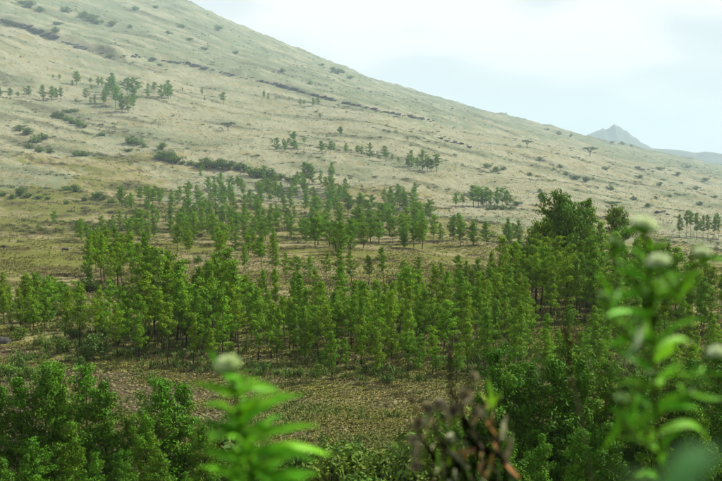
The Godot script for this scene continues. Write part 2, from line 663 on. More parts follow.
func grow(sd: int, o: Dictionary) -> Dictionary:
	var r := RandomNumberGenerator.new()
	r.seed = sd
	var v := PackedVector3Array()
	var n := PackedVector3Array()
	var idx := PackedInt32Array()
	var hh: float = o.h
	var lean := Vector3(r.randf_range(-1, 1), 0, r.randf_range(-1, 1)) * hh * 0.03
	var axis := []
	var rad := []
	for k in 9:
		var t := k / 8.0
		axis.append(Vector3(0, -0.35 + (hh * 0.97 + 0.35) * t, 0) + lean * sin(t * 2.6) + Vector3(r.randf_range(-1, 1), 0, r.randf_range(-1, 1)) * 0.07)
		rad.append(o.girth * pow(1.0 - t * 0.93, 0.9) + (0.05 * o.girth if k > 0 else 0.35 * o.girth))
	tube(v, idx, n, axis, rad, 7)
	var puffs := []
	var lop := r.randf() * TAU
	var nb: int = o.branches
	for k in nb:
		var t := (k + r.randf_range(-0.4, 0.4)) / (nb - 1)
		t = clampf(t, 0.0, 1.0)
		var y: float = hh * lerpf(o.low, 0.96, t)
		var f := y / (hh * 0.97) * 8.0
		var j := clampi(int(f), 0, 7)
		var start: Vector3 = axis[j].lerp(axis[j + 1], clampf(f - j, 0, 1))
		var an := k * 2.4 + r.randf_range(-0.5, 0.5)
		var reach: float = o.wide * pow(maxf(1.0 - t, 0.03), o.taper) * smoothstep(-0.25, 0.28, t) * r.randf_range(0.62, 1.2) * (1.0 + 0.25 * cos(an - lop))
		if r.randf() < o.gaps: reach *= 0.45
		var rise: float = r.randf_range(0.25, 0.75) * o.up
		var dir := Vector3(cos(an), rise, sin(an))
		var end: Vector3 = start + dir * reach
		tube(v, idx, n, [start, start + dir * reach * 0.5 + Vector3(0, -0.04, 0) * reach, end], [o.girth * 0.32 * (1.0 - 0.6 * t), o.girth * 0.2 * (1.0 - 0.6 * t), 0.012], 4)
		var steps := 2 + int(reach / (0.75 * o.puff))
		for s in steps:
			var q := (s + 0.6) / steps
			if q < 0.3 and t < 0.8: continue
			var pr: float = o.puff * r.randf_range(0.6, 1.15) * lerpf(1.0, o.get("top", 0.8), t)
			puffs.append([start.lerp(end, q) + rand_unit(r) * 0.22 * o.puff, pr, int(o.leaves * pr * pr / (o.puff * o.puff) + 4)])
	puffs.append([axis[8] + Vector3(0, -0.1, 0), o.puff * 0.5, int(o.leaves * 0.5)])
	return {"crown": crown_mesh(r, puffs, o.leaf, o.slim, o.color, o.droop), "trunk": arr_mesh(v, PackedColorArray(), idx, n), "h": hh, "w": o.wide}

func build_tree_kinds() -> void:
	var green := Color(0.108, 0.22, 0.012)
	protos.tall = []
	for k in 10:
		protos.tall.append(grow(500 + k, {"h": 12.0, "girth": 0.105, "low": [0.34, 0.4, 0.26, 0.48, 0.32, 0.42, 0.22, 0.36, 0.52, 0.3][k], "wide": [2.5, 2.1, 3.0, 2.7, 2.7, 2.0, 2.7, 3.1, 2.6, 2.3][k], "taper": [0.5, 0.55, 0.6, 0.36, 0.62, 0.42, 0.72, 0.42, 0.34, 0.5][k], "branches": [28, 26, 32, 22, 28, 24, 30, 26, 20, 24][k], "up": 1.0, "puff": 0.66, "leaves": 84, "leaf": 0.29, "slim": 0.42, "gaps": 0.32, "droop": 0.5, "color": green}))
	protos.young = []
	for k in 8:
		protos.young.append(grow(540 + k, {"h": 9.0, "girth": 0.11, "low": [0.16, 0.24, 0.34, 0.2, 0.3, 0.12, 0.36, 0.26][k], "wide": [2.6, 2.3, 2.6, 2.2, 2.7, 2.5, 2.5, 2.8][k], "taper": [0.58, 0.5, 0.42, 0.66, 0.4, 0.7, 0.46, 0.36][k], "branches": 24, "up": 1.0, "puff": 0.66, "leaves": 76, "leaf": 0.29, "slim": 0.45, "gaps": 0.2, "droop": 0.3, "color": green}))
	protos.bushy = []
	for k in 5:
		protos.bushy.append(grow(580 + k, {"h": 12.0, "girth": 0.13, "top": 0.6, "low": 0.04, "wide": [2.6, 3.4, 2.0, 3.0, 3.8][k], "taper": [0.35, 0.45, 0.3, 0.5, 0.4][k], "branches": 44, "up": 0.8, "puff": 0.95, "leaves": 140, "leaf": 0.34, "slim": 0.34, "gaps": 0.2, "droop": 0.6, "color": Color(0.06, 0.15, 0.011)}))
	protos.broad = []
	for k in 3:
		protos.broad.append(grow(600 + k, {"h": 10.0, "girth": 0.24, "low": 0.3, "wide": 4.2, "taper": 0.32, "branches": 34, "up": 0.9, "puff": 0.95, "leaves": 70, "leaf": 0.42, "slim": 0.45, "gaps": 0.2, "droop": 0.2, "color": Color(0.08, 0.165, 0.016)}))
	protos.flat = []
	for k in 2:
		protos.flat.append(umbrella(620 + k))
	protos.shrub = []
	for k in 5:
		protos.shrub.append(bush(640 + k))

func umbrella(sd: int) -> Dictionary:
	var r := RandomNumberGenerator.new()
	r.seed = sd
	var v := PackedVector3Array()
	var n := PackedVector3Array()
	var idx := PackedInt32Array()
	tube(v, idx, n, [Vector3(0, -0.3, 0), Vector3(0.15, 1.2, 0), Vector3(0.05, 2.4, 0.1)], [0.26, 0.2, 0.17], 7)
	var puffs := []
	for k in 13:
		var an := k * 2.4
		var reach := 0.9 + 3.4 * sqrt((k + 0.5) / 13.0)
		var end := Vector3(cos(an) * reach, 4.6 + r.randf_range(-0.25, 0.35) - reach * 0.08, sin(an) * reach)
		tube(v, idx, n, [Vector3(0.05, 2.2, 0.1), Vector3(end.x * 0.5, 3.7, end.z * 0.5), end], [0.13, 0.08, 0.02], 4)
		puffs.append([end, 0.9, 110])
		puffs.append([end * Vector3(0.8, 1.0, 0.8) + rand_unit(r) * 0.35, 0.7, 60])
	return {"crown": crown_mesh(r, puffs, 0.34, 0.4, Color(0.05, 0.095, 0.03), 0.1, 0.42), "trunk": arr_mesh(v, PackedColorArray(), idx, n), "h": 5.2, "w": 4.3}

func bush(sd: int) -> Dictionary:
	var r := RandomNumberGenerator.new()
	r.seed = sd
	var v := PackedVector3Array()
	var n := PackedVector3Array()
	var idx := PackedInt32Array()
	var puffs := []
	for k in 9:
		var an := k * 2.4 + r.randf_range(-0.3, 0.3)
		var reach := r.randf_range(0.15, 1.25)
		var end := Vector3(cos(an) * reach, r.randf_range(0.7, 1.9) - reach * 0.25, sin(an) * reach)
		tube(v, idx, n, [Vector3(0, -0.15, 0), end * 0.5 + Vector3(0, 0.1, 0), end], [0.05, 0.035, 0.012], 4)
		puffs.append([end, r.randf_range(0.35, 0.65), 70])
		puffs.append([end * 0.65, 0.5, 45])
	return {"crown": crown_mesh(r, puffs, 0.26, 0.42, Color(0.075, 0.14, 0.028), 0.2), "trunk": arr_mesh(v, PackedColorArray(), idx, n), "h": 2.0, "w": 1.5}

# one tree or shrub: x, y of its foot and its height in metres
var spots: Array[Vector3] = []
func plant(kind: String, variant: int, called: String, where: Vector3, tall: float, label: String, category: String, group: String, widen := 1.0) -> Node3D:
	var p: Dictionary = protos[kind][variant % protos[kind].size()]
	var o := thing(called, label, category, where, group)
	var s: float = tall / p.h
	var w := s * widen * rng.randf_range(0.88, 1.14)
	var stem_name := "trunk" if kind != "shrub" else "branches"
	var t := part(stem_name, p.trunk, M.bark if kind in ["tall", "young"] else M.bark_dark, o)
	var c := part("crown" if kind != "shrub" else "foliage", p.crown, M["leaf%d" % (shade_next)], o)
	t.scale = Vector3(w, s, w)
	c.scale = Vector3(w, s, w)
	o.rotation = Vector3(rng.randfn(0.0, 0.03), rng.randf() * TAU, rng.randfn(0.0, 0.03))
	spots.append(where)
	return o

func px_tall(where: Vector3, px: float) -> float:
	return px * -where.z / F

func clear_of(where: Vector3, gap: float) -> bool:
	for s in spots:
		if absf(s.x - where.x) < gap and absf(s.z - where.z) < gap * 1.3:
			return false
	return true

const FORM := ["oval", "narrow", "broad", "round-topped", "lopsided", "slim", "cone-shaped", "wide-crowned", "high-crowned", "thin"]
const YFORM := ["oval", "narrow", "bare-trunked", "slim", "round-topped", "cone-shaped", "high-crowned", "wide-crowned"]

# trees scattered over an area given by its outline in the photograph
func grove(kind: String, called: String, outline: Array, count: int, lo: float, hi: float, gap: float, place: String, group: String, widen := 1.0) -> void:
	var poly := PackedVector2Array()
	var box := Rect2(outline[0][0], outline[0][1], 0, 0)
	for q in outline:
		poly.append(Vector2(q[0], q[1]))
		box = box.expand(Vector2(q[0], q[1]))
	var made := 0
	var tries := 0
	while made < count and tries < count * 40:
		tries += 1
		var x := rng.randf_range(box.position.x, box.end.x)
		var y := rng.randf_range(box.position.y, box.end.y)
		if not Geometry2D.is_point_in_polygon(Vector2(x, y), poly): continue
		var where := on_ground(x, y)
		if not clear_of(where, gap): continue
		var tall := lerpf(lo, hi, pow(rng.randf(), 0.8))
		var variant := rng.randi() % 40
		plant(kind, variant, called, where, tall, describe(kind, variant, tall, lo, hi, place), "tree", group, widen)
		made += 1

const SHADE := ["fresh green", "dull green", "yellow-green", "olive", "dark green"]
var shade_next := 0
func describe(kind: String, variant: int, tall: float, lo: float, hi: float, place: String) -> String:
	shade_next = rng.randi() % 5
	var t := (tall - lo) / maxf(hi - lo, 0.01)
	var size := "short" if t < 0.3 else ("tall" if t > 0.72 else "middling")
	var form: String = YFORM[variant % YFORM.size()] if kind == "young" else FORM[variant % FORM.size()]
	return "%s %s %s tree %s" % [size, form, SHADE[shade_next], place]

func listed(kind: String, called: String, list: Array, place: String, group: String, widen := 1.0) -> void:
	for q in list:
		var where := on_ground(q[0], q[1])
		var tall := px_tall(where, q[2])
		var variant := rng.randi() % 40
		plant(kind, variant, called, where, tall, describe(kind, variant, q[2], 5.0, 20.0, place), "tree", group, widen)

func plant_trees() -> void:
	# lone trees and clumps high on the flank
	listed("young", "hillside_tree", [[10, 98.7, 11], [0, 97, 10], [18, 98, 6.5], [29, 97, 11], [43.5, 100.5, 16], [51.5, 101, 15], [56, 100, 12], [61, 99.5, 12], [76, 103, 5], [85, 100.5, 12], [90, 103, 6], [95, 103, 9], [103, 104, 14], [105, 103.5, 10], [115, 107, 20], [117, 100, 14], [53, 79, 4.5], [59.5, 80.5, 6.5], [76.5, 85.5, 14], [72.5, 85.5, 6], [90, 84.5, 7], [92, 90, 5.5], [98.5, 86, 10], [102.5, 87, 10], [112, 92, 19], [109, 95, 17], [106.5, 98, 14], [127, 95, 17], [132, 97, 19], [134, 102, 15], [128, 113, 17], [122, 112, 19], [133, 110, 14], [138, 90, 8], [147.5, 97, 14], [154, 93, 11], [161.5, 100, 15], [168, 99, 19], [170.5, 98, 13], [202, 95, 7], [204.5, 102, 5], [223, 104, 12], [187, 86, 3.5], [182.5, 91, 4]], "in the straw-coloured field high on the flank under the scarp", "trees of the high field", 1.35)
	listed("young", "hillside_tree", [[264, 98, 8], [268, 99, 6], [276, 100, 4], [289, 100, 4], [300, 105, 7], [304, 106, 6], [313, 107, 9], [318, 107, 10], [320, 119, 6]], "just below the long bluish rock ledge", "trees below the long ledge", 1.35)
	listed("young", "hillside_tree", [[272, 144, 5], [277, 150, 13], [283.5, 146, 8], [285.5, 151, 10], [287.5, 146, 8], [294.5, 149, 18], [297, 150, 6], [304.5, 144, 7], [322, 154, 13], [330, 154, 13], [334, 150, 7], [327, 139, 5], [346, 153, 10], [357.5, 155, 10], [362, 156, 10], [370, 158, 16], [377.5, 157, 6], [386, 162, 16], [392, 160, 7], [398.5, 163, 6], [408, 167, 12], [412, 167, 17], [418, 169, 12], [422.5, 170, 21], [427.5, 171, 14], [431, 172, 13], [436.5, 172, 18]], "in the loose row across the bare mid flank", "row across the mid flank", 1.35)
	listed("broad", "round_tree", [[340.5, 136, 9]], "on a bare trunk alone above the loose row", "lone round trees")
	listed("young", "hillside_tree", [[414.5, 193, 11], [456, 209, 16], [463, 206, 12], [473.5, 207, 22], [478.5, 207, 20], [483, 207, 18], [487, 208, 21], [490, 208, 18], [497.5, 207, 20], [502, 206, 18], [507, 207, 17], [510, 207, 12]], "in the small clump between meadow and straw slope", "clump above the meadow", 1.35)
	listed("broad", "round_tree", [[542, 205, 12]], "pale and alone behind the tall thicket", "lone round trees")
	# scattered plantation in the middle distance
	grove("young", "plantation_tree", [[107, 205], [150, 200], [190, 197], [192, 212], [150, 214], [107, 213]], 22, 6.0, 8.8, 2.6, "along the upper hedge of the scattered plantation", "upper hedge of the plantation", 1.2)
	listed("young", "plantation_tree", [[55, 225, 14], [38, 229, 7], [77, 234, 14], [81, 234, 15], [87, 235, 12], [94, 236, 11], [102, 236, 20], [111, 235, 16], [101, 238, 8], [114, 236, 12], [105, 240, 12], [202, 171, 12], [201, 177, 10], [305, 184, 22], [309, 184, 20], [312, 184, 18], [298, 182, 11], [321, 184, 14], [331, 188, 26]], "at the thin edge of the scattered plantation", "edge of the plantation", 1.05)
	grove("young", "plantation_tree", [[190, 200], [215, 190], [260, 190], [340, 186], [352, 200], [345, 212], [250, 216], [195, 214]], 60, 6.2, 9.8, 2.6, "in the upper part of the scattered plantation", "upper plantation", 1.2)
	grove("young", "plantation_tree", [[122, 222], [200, 216], [300, 216], [310, 245], [270, 262], [200, 258], [130, 240]], 92, 5.8, 9.2, 2.8, "in the middle of the scattered plantation", "middle plantation", 1.2)
	grove("young", "plantation_tree", [[306, 216], [345, 206], [380, 196], [412, 205], [440, 226], [440, 236], [400, 244], [350, 256], [312, 252]], 72, 7.4, 10.8, 2.6, "in the close-set end of the plantation beside the meadow", "plantation beside the meadow", 1.2)
	grove("young", "plantation_tree", [[400, 238], [440, 240], [512, 240], [535, 241], [535, 248], [440, 248], [400, 250]], 20, 6.5, 11.0, 2.4, "in the row behind the green meadow", "row behind the meadow", 1.2)
	grove("young", "plantation_tree", [[72, 240], [100, 230], [128, 224], [132, 258], [100, 262], [84, 252]], 15, 5.0, 8.0, 3.2, "in the thin fringe between plantation and open dry grass", "thin fringe of the plantation", 1.05)
	grove("tall", "grove_tree", [[90, 272], [148, 268], [152, 290], [88, 292]], 20, 9.5, 13.5, 2.4, "in the dark knot of trees beside the dry grass", "dark knot of trees")
	listed("tall", "grove_tree", [[384, 286, 40], [368, 286, 32], [419, 286, 30], [433, 285, 22], [459, 287, 33], [467, 287, 27], [476, 287, 29], [404, 284, 24], [441, 286, 24], [298, 290, 34], [310, 288, 32], [326, 282, 30], [338, 284, 36], [352, 285, 34], [286, 284, 32], [262, 272, 30], [276, 274, 27], [489, 288, 28], [500, 292, 30], [244, 270, 26], [165, 292, 32], [176, 288, 18]], "standing singly on bare trunks behind the dense grove", "single trees behind the grove", 1.15)
	# dense grove above the cleared field
	grove("tall", "grove_tree", [[150, 318], [215, 312], [260, 318], [330, 318], [430, 312], [520, 316], [530, 345], [522, 378], [440, 376], [330, 366], [200, 368], [110, 362], [66, 342], [90, 330]], 168, 7.8, 12.0, 2.8, "in the dense grove above the cleared field", "dense grove", 1.0)
	grove("tall", "grove_tree", [[150, 330], [232, 316], [240, 345], [180, 355], [130, 350]], 16, 12.5, 17.5, 2.6, "among the tallest stand of the dense grove", "tallest stand of the grove", 1.1)
	listed("tall", "grove_tree", [[333, 383, 52], [345, 372, 35], [436, 391, 46], [455, 397, 55], [212, 370, 40], [408, 382, 50], [378, 378, 52], [420, 385, 52]], "at the front edge of the dense grove on the field", "front edge of the grove", 1.0)
	grove("young", "grove_sapling", [[0, 302], [60, 302], [88, 320], [60, 336], [0, 332]], 24, 5.5, 9.0, 2.4, "in the low stand beside the dense grove and dry grass", "low stand beside the grove", 1.05)
	# right-hand thicket
	grove("tall", "thicket_tree", [[490, 302], [560, 296], [640, 300], [690, 306], [690, 322], [590, 324], [498, 322]], 50, 12.0, 17.5, 2.4, "in the tall thicket above the field edge", "tall thicket", 1.0)
	grove("tall", "thicket_tree", [[600, 318], [722, 312], [735, 340], [600, 345]], 30, 8.0, 13.0, 2.4, "in the leafy belt behind the branching white-flowered weed", "leafy belt behind the weed", 1.1)
	listed("broad", "thicket_tree", [[558, 296, 100], [568, 298, 92], [613, 268, 60], [548, 300, 78]], "with a heavy crown over the tall thicket", "heavy crowns of the thicket", 0.75)
	listed("tall", "thicket_tree", [[582, 285, 85], [591, 285, 88], [575, 290, 80], [600, 292, 70], [525, 305, 62], [536, 305, 66]], "rising out of the tall thicket", "risers of the thicket", 1.1)
	listed("tall", "thicket_tree", [[680, 238, 24], [686, 238, 28], [691, 238, 27], [697, 239, 26], [703, 238, 23], [708, 239, 25], [714, 239, 23], [719, 239, 26], [725, 240, 24]], "in the neat bare-trunked row beside the low straw flank", "neat row by the straw flank", 1.1)
	listed("flat", "umbrella_tree", [[228, 131, 9]], "with flat dark crown alone on the straw slope", "flat-crowned trees")
	listed("flat", "umbrella_tree", [[590, 156, 9], [527, 148, 8], [613, 211, 10], [350, 68, 5]], "with flat dark crown out on the open flank", "flat-crowned trees")
	grove("tall", "thicket_tree", [[530, 350], [600, 345], [722, 335], [722, 395], [640, 400], [540, 392]], 44, 5.5, 9.0, 2.8, "in the shady wood below the tall thicket", "shady lower wood", 1.1)
	# bushy trees at the foot of the viewer's slope
	for q in [[2, 500, 118], [22, 498, 124], [44, 500, 138], [60, 496, 136], [86, 498, 136], [106, 500, 122], [128, 498, 82], [148, 505, 92], [166, 500, 124], [186, 498, 118], [205, 510, 88], [-14, 495, 110], [70, 520, 100], [30, 530, 95], [118, 530, 80], [160, 535, 85], [212, 540, 66], [95, 545, 95], [5, 545, 92], [185, 545, 75]]:
		var where := on_ground(q[0], q[1])
		var v := rng.randi() % 5
		plant("bushy", v, "bushy_tree", where, px_tall(where, q[2]), describe("tall", v, q[2], 60, 140, "smothered in leaves at the near foot of the field"), "tree", "leafy thicket at the near foot of the field", 0.95)
	for q in [[478, 500, 108], [496, 505, 160], [512, 500, 140], [530, 498, 138], [548, 505, 150], [566, 500, 165], [585, 505, 150], [604, 498, 140], [625, 502, 128], [645, 505, 132], [668, 500, 135], [690, 505, 150], [712, 500, 150], [458, 515, 92], [470, 540, 90], [505, 545, 118], [540, 540, 110], [575, 545, 120], [615, 545, 125], [655, 545, 130], [700, 545, 140], [732, 510, 180]]:
		var where := on_ground(q[0], q[1])
		var v := rng.randi() % 5
		plant("bushy", v, "bushy_tree", where, px_tall(where, q[2]), describe("tall", v, q[2], 60, 200, "in the dark leafy thicket behind the flowering weeds"), "tree", "dark thicket behind the weeds", 0.95)

func plant_shrubs() -> void:
	var put := func(list: Array, place: String, group: String, widen: float):
		for q in list:
			var where := on_ground(q[0], q[1])
			var tall := px_tall(where, q[2])
			var size := "low" if q[2] < 5.0 else ("large" if q[2] > 8.0 else "rounded")
			shade_next = rng.randi() % 5
			plant("shrub", rng.randi() % 5, "shrub", where, tall, "%s %s shrub %s" % [size, SHADE[shade_next], place], "shrub", group, widen)
	put.call([[56, 117, 6], [61, 119, 7], [67, 121, 6], [73, 124, 7], [79, 126, 7], [84, 128, 6], [68, 113, 4], [75, 112, 4], [20, 131, 6], [27, 135, 7], [36, 143, 8], [42, 140, 7], [30, 149, 6], [40, 152, 6], [50, 153, 5], [75, 156, 5], [81, 156, 5], [86, 156, 5], [103, 136, 4], [130, 143, 8], [137, 145, 7], [144, 148, 5], [162, 150, 7], [128, 152, 6], [165, 158, 9], [172, 161, 9], [160, 160, 8], [175, 163, 8], [182, 164, 5], [190, 165, 5]], "in the shrub line across the straw slope", "shrub line on the straw slope", 1.5)
	put.call([[198, 167, 8], [206, 168, 10], [214, 168, 10], [222, 169, 10], [230, 170, 9], [238, 170, 8], [244, 172, 8], [250, 176, 9], [258, 178, 11], [265, 178, 12], [272, 179, 9], [280, 180, 7], [288, 181, 7], [295, 182, 8]], "in the hedge on the bank above the plantation", "hedge above the plantation", 1.3)
	put.call([[20, 196, 8], [12, 199, 5], [28, 198, 6], [38, 199, 6], [48, 200, 4], [68, 190, 7], [75, 192, 8], [84, 201, 4], [98, 198, 7], [104, 200, 5], [112, 203, 5], [66, 204, 4], [3, 196, 5]], "in the rough weedy strip above the dry grass", "rough weedy strip", 1.4)
	put.call([[495, 210, 5], [503, 210, 5], [511, 210, 4], [489, 210, 4], [517, 205, 6], [496, 172, 6], [487, 168, 5], [503, 170, 4]], "in the brush at the meadow clump's foot", "brush at the clump", 1.5)
	put.call([[65, 12, 6], [84, 18, 7], [92, 22, 8], [97, 24, 7], [130, 28, 4], [112, 26, 5], [30, 8, 7], [22, 4, 6], [40, 12, 6], [58, 25, 5], [12, 26, 5], [110, 58, 4], [168, 34, 3.5], [190, 40, 3.5], [150, 62, 3.5], [218, 30, 5], [160, 66, 3], [55, 32, 5], [135, 10, 4], [155, 8, 4], [182, 28, 4], [205, 50, 4], [236, 54, 3.5], [282, 72, 4], [310, 84, 3.5]], "on the hazy green flank above the scarp", "shrubs above the scarp", 1.5)
	put.call([[333, 72, 5], [338, 74, 6], [342, 74, 4], [322, 66, 4], [350, 79, 4], [559, 135, 4], [571, 137, 3], [547, 131, 3], [612, 143, 3], [622, 145, 4], [631, 147, 3]], "standing along the ridge skyline", "skyline shrubs", 1.3)
	put.call([[640, 178, 5], [566, 175, 4], [575, 179, 5], [586, 182, 5], [606, 170, 4], [611, 190, 5], [634, 200, 4], [660, 186, 4], [678, 176, 4], [696, 190, 4], [688, 168, 4], [660, 170, 5], [648, 207, 4], [656, 199, 3], [700, 205, 4], [540, 160, 3.5], [530, 176, 4], [560, 168, 4], [706, 180, 4], [715, 198, 4], [540, 192, 3.5], [670, 197, 3]], "dotted over the far low end of the flank", "shrubs of the low flank", 1.5)
	put.call([[86, 360, 14], [94, 356, 24], [78, 366, 10], [62, 350, 12], [40, 345, 10], [20, 340, 12], [72, 338, 16], [30, 360, 9], [155, 284, 9], [197, 263, 8], [186, 264, 6], [88, 292, 14], [112, 296, 12], [135, 296, 12], [50, 318, 12], [25, 322, 12]], "in rough ground beside the dense grove", "shrubs beside the grove", 1.1)
	put.call([[20, 372, 16], [28, 378, 12], [38, 376, 14], [8, 376, 20], [262, 372, 12], [300, 378, 10], [388, 384, 11], [318, 376, 12]], "at the edge of the cleared field", "shrubs edging the field", 1.0)
	put.call([[318, 500, 52], [335, 492, 54], [352, 498, 58], [368, 490, 40], [384, 492, 44], [402, 496, 56], [420, 490, 60], [438, 494, 68], [300, 505, 52], [345, 510, 60], [375, 512, 58], [428, 512, 74], [326, 515, 62], [308, 492, 34], [280, 505, 44], [262, 502, 46], [242, 500, 58], [226, 498, 70], [412, 520, 50], [360, 525, 50], [448, 500, 70], [464, 496, 90]], "leafy and near at the bottom of the field", "leafy shrubs below the field", 0.95)

# ================================================================ ground cover
func tuft_mesh(sd: int, blades: int, tall: float, spread: float) -> ArrayMesh:
	var r := RandomNumberGenerator.new()
	r.seed = sd
	var v := PackedVector3Array()
	var c := PackedColorArray()
	for k in blades:
		var an := r.randf() * TAU
		var foot := Vector3(cos(an), 0, sin(an)) * r.randf() * spread * 0.5
		var tip := foot + Vector3(cos(an) * spread, 0, sin(an) * spread) * r.randf_range(0.2, 1.0) + Vector3(0, tall * r.randf_range(0.5, 1.1), 0)
		var side := Vector3(-sin(an), 0, cos(an)) * r.randf_range(0.02, 0.05)
		var mid := foot.lerp(tip, 0.55) + Vector3(0, tall * 0.15, 0)
		v.append_array([foot - side - Vector3(0, 0.05, 0), mid - side * 0.9, mid + side * 0.9, foot - side - Vector3(0, 0.05, 0), mid + side * 0.9, foot + side - Vector3(0, 0.05, 0), mid - side * 0.9, tip, mid + side * 0.9])
		var f := r.randf_range(0.8, 1.2)
		for q in 9: c.append(Color(f, f, f))
	return arr_mesh(v, c)

func build_cover() -> void:
	var r := RandomNumberGenerator.new()
	r.seed = 77
	var scrub := []
	for k in 7: scrub.append([Vector3(r.randf_range(-0.9, 0.9), r.randf_range(0.15, 0.45), r.randf_range(-0.9, 0.9)), r.randf_range(0.3, 0.5), 16])
	var sets := [
		["grass", tuft_mesh(1, 14, 0.24, 0.22), 190000, 118.0, 330.0, "short dry and olive grass tufts over the cleared field", 0],
		["dry_grass", tuft_mesh(2, 12, 0.36, 0.6), 110000, 240.0, 1500.0, "dry straw grass tufts over the long flank", 1],
		["weeds", tuft_mesh(3, 14, 0.75, 0.6), 8000, 125.0, 750.0, "dark green weeds dotted through the grass", 2],
		["soil_clods", rocks[1], 26000, 120.0, 205.0, "dark crumbly clods of turned soil in the cleared field", 5],
		["undergrowth", tuft_mesh(4, 22, 1.1, 0.9), 5000, 172.0, 300.0, "dark green undergrowth beneath the grove trees", 4],
		["low_scrub", crown_mesh(r, scrub, 0.36, 0.45, Color(1, 1, 1), 0.1, 0.6), 15000, 380.0, 1800.0, "low grey-green scrub in streaks over the long flank", 3],
	]
	for s in sets:
		var mm := MultiMesh.new()
		mm.transform_format = MultiMesh.TRANSFORM_3D
		mm.use_colors = true
		mm.mesh = s[1]
		var xf: Array[Transform3D] = []
		var cs: Array[Color] = []
		for k in s[2]:
			# evenly over the sloping ground, thinning out with distance
			var d: float = 1.0 / lerpf(1.0 / s[3], 1.0 / s[4], r.randf())
			var x := r.randf_range(-0.42, 0.42) * d
			var patch := n_mid.get_noise_2d(x * 1.3 + 40.0, d * 1.3 + s[6] * 200.0)
			if patch < -0.25 + 0.35 * r.randf() and s[6] == 1: continue
			if s[6] == 2 and patch < 0.02: continue
			if s[6] == 5 and n_mid.get_noise_2d(x * 1.8, -d * 1.8 + 77.0) < 0.06 - 0.35 * smoothstep(-8.0, -24.0, x) + 0.3 * r.randf(): continue
			if s[6] == 4 and (clear_of(Vector3(x, 0, -d), 3.2) or patch < -0.2): continue
			if s[6] == 3:
				var band := n_streak.get_noise_2d(x * 0.35 + 70.0, (d + x * 0.35) * 1.7) + 0.5 * patch
				if band + 0.25 * smoothstep(0.0, 60.0, d - along(scarp, x / d)) < 0.12 + 0.3 * r.randf(): continue
			if s[6] == 0 and n_mid.get_noise_2d(x * 1.8, -d * 1.8 + 77.0) > 0.16 - 0.42 * smoothstep(-10.0, -26.0, x) + 0.35 * r.randf(): continue
			var sc := r.randf_range(0.5, 1.25) * (1.0 + 0.5 * r.randf() * r.randf()) * (1.0 + 0.35 * smoothstep(300.0, 900.0, d))
			if s[6] == 5: sc *= 0.24
			var b := Basis(Vector3.UP, r.randf() * TAU).scaled(Vector3(sc, sc * r.randf_range(0.7, 1.2), sc))
			xf.append(Transform3D(b, Vector3(x, height(x, -d), -d)))
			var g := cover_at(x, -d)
			var f := r.randf_range(0.86, 1.14)
			var own: Color
			if s[6] == 5: own = [Color(0.06, 0.052, 0.03), Color(0.10, 0.085, 0.05), Color(0.12, 0.12, 0.05)][r.randi() % 3]
			elif s[6] == 4: own = Color(0.06, 0.11, 0.022)
			elif s[6] == 2: own = Color(0.075, 0.12, 0.03)
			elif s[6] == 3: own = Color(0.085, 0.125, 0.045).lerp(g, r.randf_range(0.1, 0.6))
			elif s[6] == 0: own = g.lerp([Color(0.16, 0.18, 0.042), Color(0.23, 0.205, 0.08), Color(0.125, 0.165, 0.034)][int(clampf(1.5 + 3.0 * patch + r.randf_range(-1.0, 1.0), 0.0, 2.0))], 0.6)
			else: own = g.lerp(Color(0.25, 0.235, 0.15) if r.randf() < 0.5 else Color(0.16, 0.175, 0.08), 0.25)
			cs.append(Color(own.r * f, own.g * f, own.b * f))
		mm.instance_count = xf.size()
		for k in xf.size():
			mm.set_instance_transform(k, xf[k])
			mm.set_instance_color(k, cs[k])
		var o := MultiMeshInstance3D.new()
		o.name = s[0]
		o.multimesh = mm
		o.material_override = M.grass
		add_child(o)
		tag(o, s[5], "soil" if s[6] == 5 else ("grass" if s[6] < 2 else "scrub"), "", "stuff")

# ================================================================ weeds close to the viewer
func blade(base: Vector3, tip: Vector3, up: Vector3, wide: float, sag: float, col: Color, sd: int) -> ArrayMesh:
	var r := RandomNumberGenerator.new()
	r.seed = sd
	var v := PackedVector3Array()
	var c := PackedColorArray()
	var idx := PackedInt32Array()
	var n := 12
	var len := base.distance_to(tip)
	var f := (tip - base).normalized()
	var side := f.cross(up).normalized()
	var top := side.cross(f)
	for k in n + 1:
		var t := float(k) / n
		var w := wide * 0.5 * pow(sin(PI * pow(t * 0.97 + 0.03, 0.72)), 0.85)
		if k % 2 == 1: w *= 1.1
		var p := base.lerp(tip, t) + top * (len * sag * sin(PI * t)) + side * (0.05 * len * sin(t * 5.0 + sd))
		for s in [-1.0, 0.0, 1.0]:
			v.append(p + side * (w * s) + top * (absf(s) * w * 0.4))
			var g := r.randf_range(0.9, 1.1) * (1.15 if s == 0.0 else 1.0)
			c.append(Color(col.r * g, col.g * g, col.b * g))
	for k in n:
		for s in 2:
			var a := k * 3 + s
			idx.append_array([a, a + 3, a + 1, a + 1, a + 3, a + 4])
	var st := SurfaceTool.new()
	st.create_from_arrays(as_arrays(v, c, idx))
	st.generate_normals()
	return st.commit()

func stalk(pts: Array, r0: float, r1: float, sides := 7) -> ArrayMesh:
	var cv := Curve3D.new()
	for k in pts.size():
		var t: Vector3 = (pts[mini(k + 1, pts.size() - 1)] - pts[maxi(k - 1, 0)]) / 6.0
		cv.add_point(pts[k], -t, t)
	var ps := []
	var rs := []
	var n := 10 + pts.size() * 3
	for k in n:
		var t := float(k) / (n - 1)
		ps.append(cv.sample_baked(cv.get_baked_length() * t, true))
		rs.append(lerpf(r0, r1, t))
	var v := PackedVector3Array()
	var nn := PackedVector3Array()
	var idx := PackedInt32Array()
	tube(v, idx, nn, ps, rs, sides)
	return arr_mesh(v, PackedColorArray(), idx, nn)

